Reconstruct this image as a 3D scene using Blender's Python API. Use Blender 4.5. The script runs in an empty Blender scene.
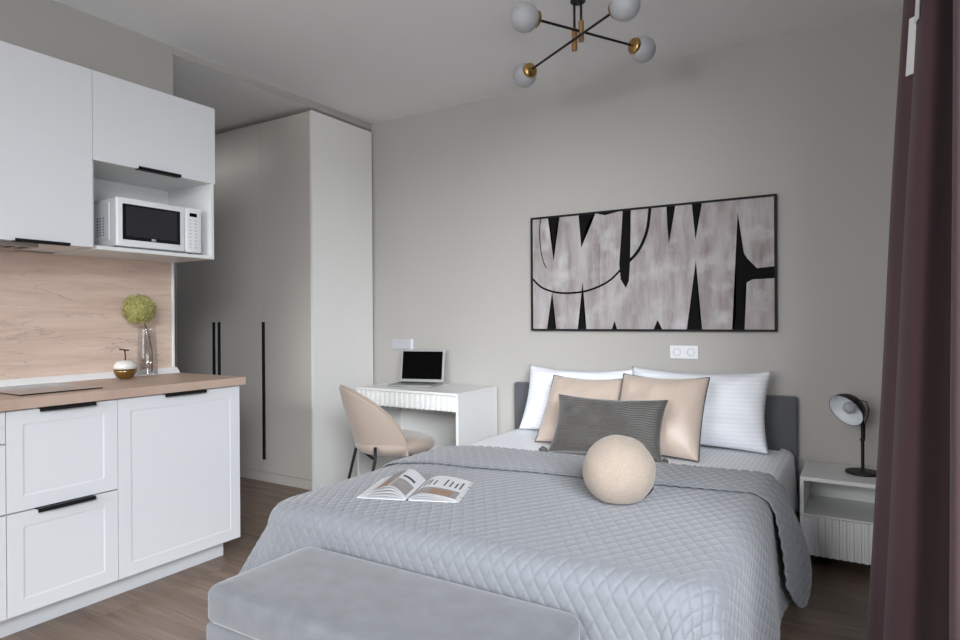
import bpy, bmesh, math, random
from math import sin, cos, pi, atan, radians, sqrt, hypot
from mathutils import Vector, Matrix, noise
random.seed(7)
S = bpy.context.scene
COL = S.collection

# ------------------------------------------------------------------ camera, world, light, exposure
cd = bpy.data.cameras.new('camera'); cam = bpy.data.objects.new('camera', cd); COL.objects.link(cam)
cd.sensor_width = 36.0; cd.lens = 627.0 / 960.0 * 36.0; cd.clip_start = 0.02
cam.matrix_world = (Matrix.Translation((0, 0, 1.18)) @ Matrix.Rotation(atan(383 / 627), 4, 'Z')
                    @ Matrix.Rotation(pi / 2 - 1.4 / 627, 4, 'X') @ Matrix.Rotation(-0.0064, 4, 'Z'))
S.camera = cam
w = bpy.data.worlds.new('sky'); S.world = w; w.use_nodes = True
w.node_tree.nodes['Background'].inputs[0].default_value = (0.72, 0.84, 1.0, 1)
w.node_tree.nodes['Background'].inputs[1].default_value = 0.6

def area(name, loc, aim, sx, sy, power, color):
    l = bpy.data.lights.new(name, 'AREA'); l.shape = 'RECTANGLE'; l.size = sx; l.size_y = sy
    l.energy = power; l.color = color
    o = bpy.data.objects.new(name, l); COL.objects.link(o); o.location = loc
    o.rotation_euler = (Vector(aim) - Vector(loc)).to_track_quat('-Z', 'Y').to_euler()
    return o
# overcast daylight outside the side window
area('side_window_high_sky', (3.1, -4.1, 3.75), (-1.3, 2.4, 0.6), 4.4, 2.4, 1750, (0.89, 0.94, 1.0))
area('side_window_low_sky', (2.6, -4.2, 2.4), (-1.2, 3.0, 1.0), 4.0, 1.6, 360, (0.92, 0.96, 1.0))
area('side_window_ground_bounce', (3.0, -1.5, 0.6), (-2.2, 1.6, 1.6), 5.0, 1.2, 110, (0.96, 0.97, 1.0))
area('rear_fill_high', (-1.2, -4.6, 3.6), (-1.2, 2.6, 0.5), 3.0, 2.2, 620, (0.95, 0.97, 1.0))  # rear pair: added fill from behind the camera, no known source there
area('rear_fill_low', (-1.9, -4.6, 1.6), (-1.5, 2.0, 1.4), 3.0, 1.6, 150, (0.97, 0.98, 1.0))
S.view_settings.view_transform = 'Standard'; S.view_settings.look = 'None'
S.view_settings.gamma = 1.0; S.view_settings.use_curve_mapping = False
S.view_settings.exposure = 0.0
S.cycles.max_bounces = 10; S.cycles.diffuse_bounces = 6

# ------------------------------------------------------------------ materials
def mat(name, col, rough=0.5, metal=0.0, bump=0.0, bscale=200, vary=0.0, vscale=6, sheen=0, spec=0.5, coat=0, transl=0, stretch=None):
    m = bpy.data.materials.new(name); m.use_nodes = True
    nt = m.node_tree; b = nt.nodes['Principled BSDF']
    b.inputs['Base Color'].default_value = (*col, 1); b.inputs['Roughness'].default_value = rough
    b.inputs['Metallic'].default_value = metal; b.inputs['Specular IOR Level'].default_value = spec
    b.inputs['Sheen Weight'].default_value = sheen; b.inputs['Coat Weight'].default_value = coat
    tc = nt.nodes.new('ShaderNodeTexCoord'); vec = tc.outputs['Object']
    if stretch:
        mp = nt.nodes.new('ShaderNodeMapping'); mp.inputs['Scale'].default_value = stretch
        nt.links.new(vec, mp.inputs[0]); vec = mp.outputs[0]
    if bump:
        n = nt.nodes.new('ShaderNodeTexNoise'); n.inputs['Scale'].default_value = bscale; n.inputs['Detail'].default_value = 3
        bp = nt.nodes.new('ShaderNodeBump'); bp.inputs['Strength'].default_value = bump; bp.inputs['Distance'].default_value = 0.002
        nt.links.new(vec, n.inputs[0]); nt.links.new(n.outputs[0], bp.inputs['Height']); nt.links.new(bp.outputs[0], b.inputs['Normal'])
    # every surface gets at least a faint procedural variation
    v = vary if vary else 0.03
    n2 = nt.nodes.new('ShaderNodeTexNoise'); n2.inputs['Scale'].default_value = vscale; n2.inputs['Detail'].default_value = 4
    mx = nt.nodes.new('ShaderNodeMix'); mx.data_type = 'RGBA'
    mx.inputs[6].default_value = (*[c * (1 - v) for c in col], 1); mx.inputs[7].default_value = (*[min(1, c * (1 + v)) for c in col], 1)
    nt.links.new(vec, n2.inputs[0]); nt.links.new(n2.outputs[0], mx.inputs[0]); nt.links.new(mx.outputs[2], b.inputs['Base Color'])
    if transl:
        t = nt.nodes.new('ShaderNodeBsdfTranslucent'); t.inputs[0].default_value = (*col, 1)
        ms = nt.nodes.new('ShaderNodeMixShader'); ms.inputs[0].default_value = transl
        out = nt.nodes['Material Output']
        nt.links.new(b.outputs[0], ms.inputs[1]); nt.links.new(t.outputs[0], ms.inputs[2]); nt.links.new(ms.outputs[0], out.inputs[0])
    return m

def ramp(nt, stops):
    r = nt.nodes.new('ShaderNodeValToRGB'); e = r.color_ramp.elements
    while len(e) > 1: e.remove(e[-1])
    e[0].position, e[0].color = stops[0][0], (*stops[0][1], 1)
    for p, c in stops[1:]:
        x = e.new(p); x.color = (*c, 1)
    return r

def wood_mat(name, axis, cols, pw, pl, seam=0.4, rough=0.4, knots=False, grain=1.0):
    """planks pw wide and pl long; axis = index of the coordinate along the grain"""
    m = bpy.data.materials.new(name); m.use_nodes = True; nt = m.node_tree; b = nt.nodes['Principled BSDF']
    tc = nt.nodes.new('ShaderNodeTexCoord'); sp = nt.nodes.new('ShaderNodeSeparateXYZ'); nt.links.new(tc.outputs['Object'], sp.inputs[0])
    cb = nt.nodes.new('ShaderNodeCombineXYZ')
    other = {('x', 'y'): (0, 1), ('y', 'x'): (1, 0), ('y', 'z'): (1, 2)}[axis]
    nt.links.new(sp.outputs[other[0]], cb.inputs[0]); nt.links.new(sp.outputs[other[1]], cb.inputs[1])
    br = nt.nodes.new('ShaderNodeTexBrick'); nt.links.new(cb.outputs[0], br.inputs[0])
    br.offset = 0.37; br.inputs['Scale'].default_value = 1.0
    br.inputs['Brick Width'].default_value = pl; br.inputs['Row Height'].default_value = pw
    br.inputs['Mortar Size'].default_value = 0.0012 if seam else 0.0; br.inputs['Mortar Smooth'].default_value = 0.2
    br.inputs['Color1'].default_value = (0, 0, 0, 1); br.inputs['Color2'].default_value = (1, 1, 1, 1); br.inputs['Mortar'].default_value = (.5, .5, .5, 1)
    # offset the grain by plank value
    mp = nt.nodes.new('ShaderNodeVectorMath'); mp.operation = 'MULTIPLY'; mp.inputs[1].default_value = (1.3 * grain, 14 * grain, 1)
    nt.links.new(cb.outputs[0], mp.inputs[0])
    ad = nt.nodes.new('ShaderNodeVectorMath'); ad.operation = 'ADD'; nt.links.new(mp.outputs[0], ad.inputs[0])
    sc = nt.nodes.new('ShaderNodeVectorMath'); sc.operation = 'SCALE'; sc.inputs['Scale'].default_value = 23.0
    nt.links.new(br.outputs[0], sc.inputs[0]); nt.links.new(sc.outputs[0], ad.inputs[1])
    n = nt.nodes.new('ShaderNodeTexNoise'); n.inputs['Scale'].default_value = 1.6; n.inputs['Detail'].default_value = 8
    n.inputs['Roughness'].default_value = 0.62; n.inputs['Distortion'].default_value = 0.5
    nt.links.new(ad.outputs[0], n.inputs[0])
    r = ramp(nt, [(0.25, cols[0]), (0.5, cols[1]), (0.72, cols[2])]); nt.links.new(n.outputs[0], r.inputs[0])
    last = r.outputs[0]
    def mul(col_out, fac_from, lo, hi=1.0):
        mr = nt.nodes.new('ShaderNodeMapRange'); mr.inputs[3].default_value = lo; mr.inputs[4].default_value = hi
        nt.links.new(fac_from, mr.inputs[0])
        mm = nt.nodes.new('ShaderNodeVectorMath'); mm.operation = 'SCALE'
        nt.links.new(col_out, mm.inputs[0]); nt.links.new(mr.outputs[0], mm.inputs['Scale']); return mm.outputs[0]
    if seam:
        last = mul(last, br.outputs[0], 0.82, 1.1)
        last = mul(last, br.outputs['Fac'], 1.0, 1 - seam)
    if knots:
        for (k, amp) in ((2.2, 0.35),):
            n3 = nt.nodes.new('ShaderNodeTexNoise'); n3.inputs['Scale'].default_value = k; n3.inputs['Detail'].default_value = 10
            n3.inputs['Distortion'].default_value = 1.2
            m3 = nt.nodes.new('ShaderNodeVectorMath'); m3.operation = 'MULTIPLY'; m3.inputs[1].default_value = (0.8, 4.5, 1)
            nt.links.new(cb.outputs[0], m3.inputs[0]); nt.links.new(m3.outputs[0], n3.inputs[0])
            r3 = ramp(nt, [(0.488, (0, 0, 0)), (0.497, (1, 1, 1)), (0.506, (0, 0, 0))]); nt.links.new(n3.outputs[0], r3.inputs[0])
            n4 = nt.nodes.new('ShaderNodeTexNoise'); n4.inputs['Scale'].default_value = 2.6; nt.links.new(cb.outputs[0], n4.inputs[0])
            r4 = ramp(nt, [(0.44, (0, 0, 0)), (0.54, (1, 1, 1))]); nt.links.new(n4.outputs[0], r4.inputs[0])
            mm = nt.nodes.new('ShaderNodeMath'); mm.operation = 'MULTIPLY'; nt.links.new(r3.outputs[0], mm.inputs[0]); nt.links.new(r4.outputs[0], mm.inputs[1])
            last = mul(last, mm.outputs[0], 1.0, 1 - amp)
    nt.links.new(last, b.inputs['Base Color']); b.inputs['Roughness'].default_value = rough
    return m

M = {}
M['wall'] = mat('wall_paint', (0.455, 0.437, 0.408), 0.75, bump=0.12, bscale=350, vary=0.012, vscale=1.5)
M['ceiling'] = mat('ceiling_paint', (0.87, 0.87, 0.87), 0.7, vary=0.01)
M['white'] = mat('white_lacquer', (0.72, 0.73, 0.745), 0.38, vary=0.01)
M['carcass'] = mat('white_melamine', (0.74, 0.745, 0.735), 0.45, vary=0.01)
M['edge'] = mat('white_edging', (0.82, 0.82, 0.82), 0.4)
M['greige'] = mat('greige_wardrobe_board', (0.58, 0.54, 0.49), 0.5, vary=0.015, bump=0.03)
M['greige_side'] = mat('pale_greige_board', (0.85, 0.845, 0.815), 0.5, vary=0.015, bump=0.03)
M['desk'] = mat('desk_lacquer', (0.78, 0.775, 0.755), 0.4, vary=0.01)
M['black'] = mat('black_metal', (0.010, 0.010, 0.011), 0.45, spec=0.3)
M['black_gloss'] = mat('black_gloss', (0.008, 0.008, 0.01), 0.12, spec=0.5)
M['screen'] = mat('dark_display', (0.002, 0.002, 0.002), 0.6, spec=0.02)
M['mwglass'] = mat('microwave_window', (0.028, 0.028, 0.034), 0.2, spec=0.5)
M['brass'] = mat('brushed_brass', (0.50, 0.31, 0.12), 0.3, metal=1.0)
M['bronze'] = mat('bronze_tube', (0.40, 0.23, 0.11), 0.42, metal=0.8)
M['opal'] = mat('opal_glass', (0.56, 0.57, 0.59), 0.3, transl=0.3)
M['grey_fabric'] = mat('grey_melange_fabric', (0.092, 0.096, 0.104), 0.9, bump=0.5, bscale=600, vary=0.25, vscale=260, sheen=0.2)
M['suede'] = mat('grey_suede', (0.125, 0.131, 0.142), 0.9, bump=0.3, bscale=260, vary=0.3, vscale=16, sheen=0.3)
M['quilt'] = mat('grey_blue_quilt', (0.175, 0.183, 0.200), 0.8, bump=0.15, bscale=500, vary=0.02, sheen=0.3)
M['pillow_white'] = mat('white_cotton', (0.70, 0.73, 0.79), 0.8, bump=0.15, bscale=500, vary=0.01, sheen=0.1)
M['blush'] = mat('blush_satin', (0.52, 0.415, 0.345), 0.42, bump=0.08, bscale=60, vary=0.04, sheen=0.4)
M['piping'] = mat('dark_piping', (0.06, 0.055, 0.055), 0.6)
M['velvet'] = mat('olive_grey_velvet', (0.060, 0.055, 0.049), 0.55, vary=0.35, vscale=18, sheen=0.5)
M['boucle'] = mat('beige_boucle', (0.32, 0.26, 0.21), 0.95, bump=1.0, bscale=160, vary=0.22, vscale=150, sheen=0.2)
M['chair_fabric'] = mat('beige_velvet', (0.355, 0.28, 0.228), 0.6, vary=0.05, vscale=8, sheen=0.4, bump=0.15, bscale=500)
M['curtain'] = mat('mauve_brown_drape', (0.088, 0.050, 0.055), 0.9, bump=0.3, bscale=700, vary=0.05, sheen=0.1, spec=0.2, transl=0.06)
M['tape'] = mat('white_tape', (0.72, 0.72, 0.72), 0.7)
M['alu'] = mat('laptop_aluminium', (0.33, 0.33, 0.325), 0.45, metal=0.4)
M['key'] = mat('laptop_key', (0.05, 0.05, 0.05), 0.6)
M['plastic'] = mat('white_plastic', (0.76, 0.77, 0.78), 0.35, vary=0.01)
M['plastic_grey'] = mat('grey_plastic_plate', (0.50, 0.50, 0.53), 0.4, vary=0.01)
M['socket_shade'] = mat('socket_recess_shade', (0.36, 0.36, 0.37), 0.4)  # recess shading of the inserts painted in as a darker grey
M['mark'] = mat('grey_print', (0.35, 0.35, 0.36), 0.6)
M['ink'] = mat('dark_ink', (0.05, 0.05, 0.055), 0.7)
M['paper'] = mat('white_paper', (0.66, 0.66, 0.67), 0.7)
M['print_tan'] = mat('tan_print', (0.32, 0.2, 0.14), 0.5, vary=0.25, vscale=40)
M['print_grey'] = mat('grey_print_photo', (0.30, 0.275, 0.27), 0.5, vary=0.25, vscale=30)
M['socket_hole'] = mat('dark_hole', (0.03, 0.03, 0.03), 0.6)
M['amber'] = mat('amber_glaze', (0.15, 0.07, 0.008), 0.12, metal=0.3, coat=0.8, vary=0.2, vscale=30)
M['cream_glaze'] = mat('cream_glaze', (0.72, 0.71, 0.66), 0.25, coat=0.5)
M['stem_metal'] = mat('dark_bronze', (0.06, 0.035, 0.025), 0.4, metal=0.7)
M['floret'] = mat('green_floret', (0.43, 0.41, 0.15), 0.9, vary=0.65, vscale=90)
M['stalk'] = mat('brown_stalk', (0.12, 0.07, 0.04), 0.7)
M['art_black'] = mat('black_paint', (0.007, 0.0065, 0.007), 0.8, spec=0.08)
M['frame_black'] = mat('black_frame_wood', (0.010, 0.010, 0.010), 0.6, spec=0.2)
M['lamp_white'] = mat('shade_lining', (0.72, 0.76, 0.80), 0.4)
M['dark_door'] = mat('dark_brown_door', (0.06, 0.045, 0.035), 0.5)
M['opal'].node_tree.nodes['Principled BSDF'].inputs['Specular IOR Level'].default_value = 0.35
M['hood'] = mat('hood_steel', (0.42, 0.38, 0.36), 0.4, metal=0.6)
M['floor'] = wood_mat('floor_planks', ('x', 'y'), [(0.12, 0.08, 0.06), (0.20, 0.142, 0.107), (0.275, 0.205, 0.162)], 0.19, 1.3, seam=0.45, rough=0.42)
M['worktop'] = wood_mat('worktop_oak', ('y', 'x'), [(0.40, 0.285, 0.22), (0.50, 0.365, 0.29), (0.56, 0.43, 0.35)], 0.6, 5, seam=0, rough=0.42, grain=1.5)
M['splash'] = wood_mat('splash_oak', ('y', 'z'), [(0.52, 0.385, 0.305), (0.66, 0.505, 0.415), (0.74, 0.59, 0.50)], 0.6, 5, seam=0, rough=0.5, knots=True, grain=1.1)

def glass_mat():   # thin blown glass: clear face-on, mirror-like towards the rims
    m = bpy.data.materials.new('clear_glass'); m.use_nodes = True; nt = m.node_tree
    t = nt.nodes.new('ShaderNodeBsdfTransparent'); t.inputs[0].default_value = (0.985, 0.99, 0.99, 1)
    g = nt.nodes.new('ShaderNodeBsdfGlossy'); g.inputs['Roughness'].default_value = 0.03
    f = nt.nodes.new('ShaderNodeLayerWeight'); f.inputs[0].default_value = 0.35
    p = nt.nodes.new('ShaderNodeMath'); p.operation = 'POWER'; p.inputs[1].default_value = 3.0; nt.links.new(f.outputs['Facing'], p.inputs[0])
    q = nt.nodes.new('ShaderNodeMath'); q.operation = 'MULTIPLY_ADD'; q.inputs[1].default_value = 0.45; q.inputs[2].default_value = 0.04; nt.links.new(p.outputs[0], q.inputs[0])
    x = nt.nodes.new('ShaderNodeMixShader'); nt.links.new(q.outputs[0], x.inputs[0])
    nt.links.new(t.outputs[0], x.inputs[1]); nt.links.new(g.outputs[0], x.inputs[2]); nt.links.new(x.outputs[0], nt.nodes['Material Output'].inputs[0]); return m
M['glass'] = glass_mat()
def pane_mat():   # thin window pane: mostly clear, faint mirror
    m = bpy.data.materials.new('window_glass'); m.use_nodes = True; nt = m.node_tree; b = nt.nodes['Principled BSDF']
    t = nt.nodes.new('ShaderNodeBsdfTransparent'); x = nt.nodes.new('ShaderNodeMixShader'); x.inputs[0].default_value = 0.08
    b.inputs['Roughness'].default_value = 0.02
    nt.links.new(t.outputs[0], x.inputs[1]); nt.links.new(b.outputs[0], x.inputs[2]); nt.links.new(x.outputs[0], nt.nodes['Material Output'].inputs[0]); return m
M['pane'] = pane_mat()

def sheet_mat():
    m = mat('striped_satin', (0.72, 0.75, 0.80), 0.6, vary=0.01)
    nt = m.node_tree; b = nt.nodes['Principled BSDF']
    tc = nt.nodes.new('ShaderNodeTexCoord'); wv = nt.nodes.new('ShaderNodeTexWave'); wv.inputs['Scale'].default_value = 14.0
    wv.bands_direction = 'X'; wv.inputs['Distortion'].default_value = 0.15; nt.links.new(tc.outputs['Object'], wv.inputs[0])
    r = ramp(nt, [(0.4, (0.78, 0.80, 0.84)), (0.6, (0.88, 0.89, 0.91))]); nt.links.new(wv.outputs[0], r.inputs[0])
    nt.links.new(r.outputs[0], b.inputs['Base Color'])
    bp = nt.nodes.new('ShaderNodeBump'); bp.inputs['Strength'].default_value = 0.25; bp.inputs['Distance'].default_value = 0.001
    nt.links.new(wv.outputs[0], bp.inputs['Height']); nt.links.new(bp.outputs[0], b.inputs['Normal']); return m
M['sheet'] = sheet_mat()

def pillow_stripe():
    m = mat('white_striped_cotton', (0.72, 0.75, 0.81), 0.75, vary=0.01)
    nt = m.node_tree; b = nt.nodes['Principled BSDF']
    tc = nt.nodes.new('ShaderNodeTexCoord'); wv = nt.nodes.new('ShaderNodeTexWave'); wv.inputs['Scale'].default_value = 15.0
    wv.bands_direction = 'Z'; nt.links.new(tc.outputs['Object'], wv.inputs[0])
    r = ramp(nt, [(0.4, (0.80, 0.82, 0.865)), (0.6, (0.86, 0.875, 0.91))]); nt.links.new(wv.outputs[0], r.inputs[0])
    nt.links.new(r.outputs[0], b.inputs['Base Color']); return m
M['pillow_white'] = pillow_stripe()

def canvas_mat():
    m = bpy.data.materials.new('painted_canvas'); m.use_nodes = True; nt = m.node_tree; b = nt.nodes['Principled BSDF']
    tc = nt.nodes.new('ShaderNodeTexCoord'); mp = nt.nodes.new('ShaderNodeMapping'); mp.inputs['Scale'].default_value = (9, 9, 1.6)
    nt.links.new(tc.outputs['Object'], mp.inputs[0])
    n = nt.nodes.new('ShaderNodeTexNoise'); n.inputs['Scale'].default_value = 1.6; n.inputs['Detail'].default_value = 9; n.inputs['Roughness'].default_value = 0.65
    nt.links.new(mp.outputs[0], n.inputs[0])
    n2 = nt.nodes.new('ShaderNodeTexNoise'); n2.inputs['Scale'].default_value = 7; n2.inputs['Detail'].default_value = 6
    nt.links.new(tc.outputs['Object'], n2.inputs[0])
    r = ramp(nt, [(0.3, (0.25, 0.205, 0.20)), (0.5, (0.37, 0.335, 0.33)), (0.7, (0.47, 0.45, 0.445))]); nt.links.new(n.outputs[0], r.inputs[0])
    r2 = ramp(nt, [(0.52, (0, 0, 0)), (0.72, (0.55, 0.55, 0.55))]); nt.links.new(n2.outputs[0], r2.inputs[0])
    mx = nt.nodes.new('ShaderNodeMix'); mx.data_type = 'RGBA'; mx.inputs[7].default_value = (0.62, 0.62, 0.63, 1)
    nt.links.new(r2.outputs[0], mx.inputs[0]); nt.links.new(r.outputs[0], mx.inputs[6]); nt.links.new(mx.outputs[2], b.inputs['Base Color'])
    b.inputs['Roughness'].default_value = 0.75; b.inputs['Specular IOR Level'].default_value = 0.15; return m
M['canvas'] = canvas_mat()

# ------------------------------------------------------------------ mesh helpers
def bx(bm, x0, x1, y0, y1, z0, z1, bev=0.0, seg=2):
    r = bmesh.ops.create_cube(bm, size=1.0)
    for v in r['verts']:
        v.co = Vector(((x0 + x1) / 2 + v.co.x * (x1 - x0), (y0 + y1) / 2 + v.co.y * (y1 - y0), (z0 + z1) / 2 + v.co.z * (z1 - z0)))
    if bev > 0:
        es = set()
        for v in r['verts']: es.update(v.link_edges)
        bmesh.ops.bevel(bm, geom=list(es), offset=bev, segments=seg, profile=0.5, affect='EDGES')
    return bm

def box(x0, x1, y0, y1, z0, z1, bev=0.0, seg=2):
    return bx(bmesh.new(), x0, x1, y0, y1, z0, z1, bev, seg)

def tube(bm, pts, r, n=12, closed=False, cap=True):
    pts = [Vector(p) for p in pts]; rings = []; N = len(pts); prev = None
    for i, p in enumerate(pts):
        if closed: t = (pts[(i + 1) % N] - pts[i - 1]).normalized()
        else: t = (pts[min(i + 1, N - 1)] - pts[max(i - 1, 0)]).normalized()
        if prev is None:
            a = Vector((0, 0, 1)) if abs(t.z) < 0.9 else Vector((1, 0, 0)); u = t.cross(a).normalized()
        else:
            u = (prev - t * prev.dot(t)).normalized()
        prev = u; v = t.cross(u); rr = r[i] if isinstance(r, (list, tuple)) else r
        rings.append([bm.verts.new(p + (u * cos(2 * pi * k / n) + v * sin(2 * pi * k / n)) * rr) for k in range(n)])
    for i in range(N if closed else N - 1):
        a, b = rings[i], rings[(i + 1) % N]
        for k in range(n): bm.faces.new((a[k], a[(k + 1) % n], b[(k + 1) % n], b[k]))
    if cap and not closed:
        bm.faces.new(rings[0][::-1]); bm.faces.new(rings[-1])
    return bm

def lathe(bm, prof, n=32, c=(0, 0, 0), mtx=None):
    rings = []
    for (r, z) in prof:
        if r < 1e-6: rings.append([bm.verts.new((0, 0, z))])
        else: rings.append([bm.verts.new((r * cos(2 * pi * k / n), r * sin(2 * pi * k / n), z)) for k in range(n)])
    for a, b in zip(rings, rings[1:]):
        for k in range(n):
            j = (k + 1) % n
            if len(a) == 1 and len(b) == 1: continue
            if len(a) == 1: bm.faces.new((a[0], b[j], b[k]))
            elif len(b) == 1: bm.faces.new((a[k], a[j], b[0]))
            else: bm.faces.new((a[k], a[j], b[j], b[k]))
    T = Matrix.Translation(c) @ (mtx if mtx else Matrix.Identity(4))
    for ring in rings:
        for v in ring: v.co = T @ v.co
    return bm

def grid(bm, nu, nv, f, flip=False):
    g = [[bm.verts.new(f(i / (nu - 1), j / (nv - 1))) for j in range(nv)] for i in range(nu)]
    for i in range(nu - 1):
        for j in range(nv - 1):
            q = (g[i][j], g[i + 1][j], g[i + 1][j + 1], g[i][j + 1])
            bm.faces.new(q[::-1] if flip else q)
    return g

def prism(bm, poly, axis, a0, a1):
    """extrude a 2D polygon along axis; poly gives the other two coordinates in order"""
    def P(p, a):
        return Vector({'x': (a, p[0], p[1]), 'y': (p[0], a, p[1]), 'z': (p[0], p[1], a)}[axis])
    A = [bm.verts.new(P(p, a0)) for p in poly]; B = [bm.verts.new(P(p, a1)) for p in poly]; n = len(poly)
    bm.faces.new(A); bm.faces.new(B[::-1])
    for i in range(n): bm.faces.new((A[i], B[i], B[(i + 1) % n], A[(i + 1) % n]))
    return bm

def obj(name, bm, m, parent=None, smooth=False, world=True, keep=False):
    """link bm as one mesh object; with world=True the bmesh holds world coordinates and parent is an unrotated Empty"""
    if not keep: bmesh.ops.recalc_face_normals(bm, faces=bm.faces)
    if parent is not None and world:
        off = Vector(parent.location)
        p = parent.parent
        while p is not None: off += Vector(p.location); p = p.parent
        for v in bm.verts: v.co -= off
    me = bpy.data.meshes.new(name); bm.to_mesh(me); bm.free()
    if smooth == 'auto':
        for p in me.polygons: p.use_smooth = True
        try: me.set_sharp_from_angle(angle=radians(35))
        except Exception: pass
    else:
        for p in me.polygons: p.use_smooth = bool(smooth)
    o = bpy.data.objects.new(name, me); COL.objects.link(o)
    if m is not None: me.materials.append(m)
    if parent is not None: o.parent = parent
    return o

def tag(o, label, cat, group=None):
    o['label'] = label; o['category'] = cat
    if group: o['group'] = group
    return o
def thing(name, label, cat, loc=(0, 0, 0), rotz=0, group=None):
    o = bpy.data.objects.new(name, None); COL.objects.link(o); o.location = loc; o.rotation_euler = (0, 0, rotz)
    o.empty_display_size = 0.1
    return tag(o, label, cat, group)
def struct(name, bm, m, parent=None, smooth=False):
    o = obj(name, bm, m, parent, smooth)
    if parent is None: o['kind'] = 'structure'
    return o
def ds(o, levels=1):
    md = o.modifiers.new('sub', 'SUBSURF'); md.levels = levels; md.render_levels = levels; return o

# ------------------------------------------------------------------ the room
ZC, ZH = 2.69, 2.645           # room ceiling, lower hall ceiling
XL, XR, YB, YF = -3.24, 0.45, 3.71, -2.6
XH = -5.25                     # far wall of the hall
struct('floor', box(XH - .1, XR + .25, YF - .1, YB + .1, -0.05, 0), M['floor'])
struct('ceiling', box(XL, XR + .25, YF - .1, YB + .1, ZC, ZC + .05), M['ceiling'])
struct('ceiling_hall', box(XH - .1, XL, 2.075, YB + .1, ZH, ZC + .05), M['ceiling'])
struct('trim_2', box(XL - .001, XL + .003, 2.075, YB, ZH, ZC - .0005), M['wall'])
struct('wall_back', box(XH - .1, XR + .25, YB, YB + .1, 0, ZC), M['wall'])
struct('wall_left', box(XL - .12, XL, YF - .1, 2.075, 0, ZC), M['wall'])
struct('wall_hall', box(XH - .1, XH, 1.0, YB, 0, ZC), M['wall'])
struct('wall_hall_side', box(XH, XL - .12, 1.0, 1.1, 0, ZC), M['wall'])
# right wall with a window opening
WY0, WY1, WZ0, WZ1 = -1.6, 1.62, 0.72, 2.58
b = bmesh.new()
bx(b, XR, XR + .25, YF - .1, WY0, 0, ZC); bx(b, XR, XR + .25, WY1, YB, 0, ZC)
bx(b, XR, XR + .25, WY0, WY1, 0, WZ0); bx(b, XR, XR + .25, WY0, WY1, WZ1, ZC)
struct('wall_right', b, M['wall'])
def window(name, x0, x1, y0, y1, z0, z1, horiz):
    r = bpy.data.objects.new(name, None); COL.objects.link(r); r.location = ((x0 + x1) / 2, (y0 + y1) / 2, z0); r['kind'] = 'structure'
    b = bmesh.new(); f = .06
    if horiz:   # opening in a wall along x
        bx(b, x0, x1, y0, y1, z0, z0 + f); bx(b, x0, x1, y0, y1, z1 - f, z1)
        for x in (x0, (x0 + x1) / 2 - f / 2, x1 - f): bx(b, x, x + f, y0, y1, z0 + f, z1 - f)
        obj('window_frame', b, M['plastic'], r); obj('window_pane', box(x0 + f, x1 - f, (y0 + y1) / 2 - .003, (y0 + y1) / 2 + .003, z0 + f, z1 - f), M['pane'], r)
    else:
        bx(b, x0, x1, y0, y1, z0, z0 + f); bx(b, x0, x1, y0, y1, z1 - f, z1)
        for y in (y0, (y0 + y1) / 2 - f / 2, y1 - f): bx(b, x0, x1, y, y + f, z0 + f, z1 - f)
        obj('window_frame', b, M['plastic'], r); obj('window_pane', box((x0 + x1) / 2 - .003, (x0 + x1) / 2 + .003, y0 + f, y1 - f, z0 + f, z1 - f), M['pane'], r)
    return r
window('window_1', XR + .12, XR + .18, WY0, WY1, WZ0, WZ1, False)
s = struct('trim_1', box(XR - .06, XR + .12, WY0, WY1, WZ0 - .03, WZ0, .004), M['plastic'])
# wall behind the camera; unseen window added and placed to let fill light in
RX0, RX1, RZ0, RZ1 = -2.9, -0.3, 0.8, 2.60
b = bmesh.new()
bx(b, XL, RX0, YF - .1, YF, 0, ZC); bx(b, RX1, XR, YF - .1, YF, 0, ZC)
bx(b, RX0, RX1, YF - .1, YF, 0, RZ0); bx(b, RX0, RX1, YF - .1, YF, RZ1, ZC)
struct('wall_front', b, M['wall'])
window('added_rear_window', RX0, RX1, YF - .08, YF - .02, RZ0, RZ1, True)
struct('baseboard_back', box(XL + .02, XR, YB - .012, YB, 0, .07, .002), M['edge'])
struct('baseboard_right', box(XR - .012, XR, YF, YB - .012, 0, .07, .002), M['edge'])
# entrance door seen as a dark strip past the wardrobe
d = bpy.data.objects.new('door_1', None); COL.objects.link(d); d.location = (XH, 2.75, 0); d['kind'] = 'structure'
obj('door_leaf', box(XH, XH + .05, 2.2, 3.02, 0.01, 2.1, .004), M['dark_door'], d)
obj('door_handle', bx(box(XH + .05, XH + .10, 2.9, 2.92, 1.0, 1.02), XH + .09, XH + .105, 2.8, 2.93, 1.0, 1.022, .003), M['black'], d)

# ------------------------------------------------------------------ wardrobe (three doors, faces the room's length)
WX = [-4.78, -4.265, -3.755, -3.245]; WF = 3.08
t = thing('wardrobe', 'tall greige three-door wardrobe reaching the lowered ceiling in the corner', 'wardrobe', (-4.0, 3.4, 0))
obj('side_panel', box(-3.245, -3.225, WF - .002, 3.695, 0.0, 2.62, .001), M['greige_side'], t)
obj('carcass', box(-4.78, -3.246, WF + .022, 3.69, 0.075, 2.615), M['greige'], t)
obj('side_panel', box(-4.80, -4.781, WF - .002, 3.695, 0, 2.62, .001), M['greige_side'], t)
obj('toe_kick', box(-4.78, -3.246, WF + .005, WF + .03, 0, .068, .001), M['greige'], t)
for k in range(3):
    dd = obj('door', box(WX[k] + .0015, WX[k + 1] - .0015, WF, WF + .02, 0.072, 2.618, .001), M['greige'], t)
    hx = {0: WX[1] - .032, 1: WX[1] + .032, 2: WX[2] + .028}[k]
    obj('handle', box(hx - .011, hx + .011, WF - .013, WF - .0005, 0.165, 1.165, .002), M['black'], dd)

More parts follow.
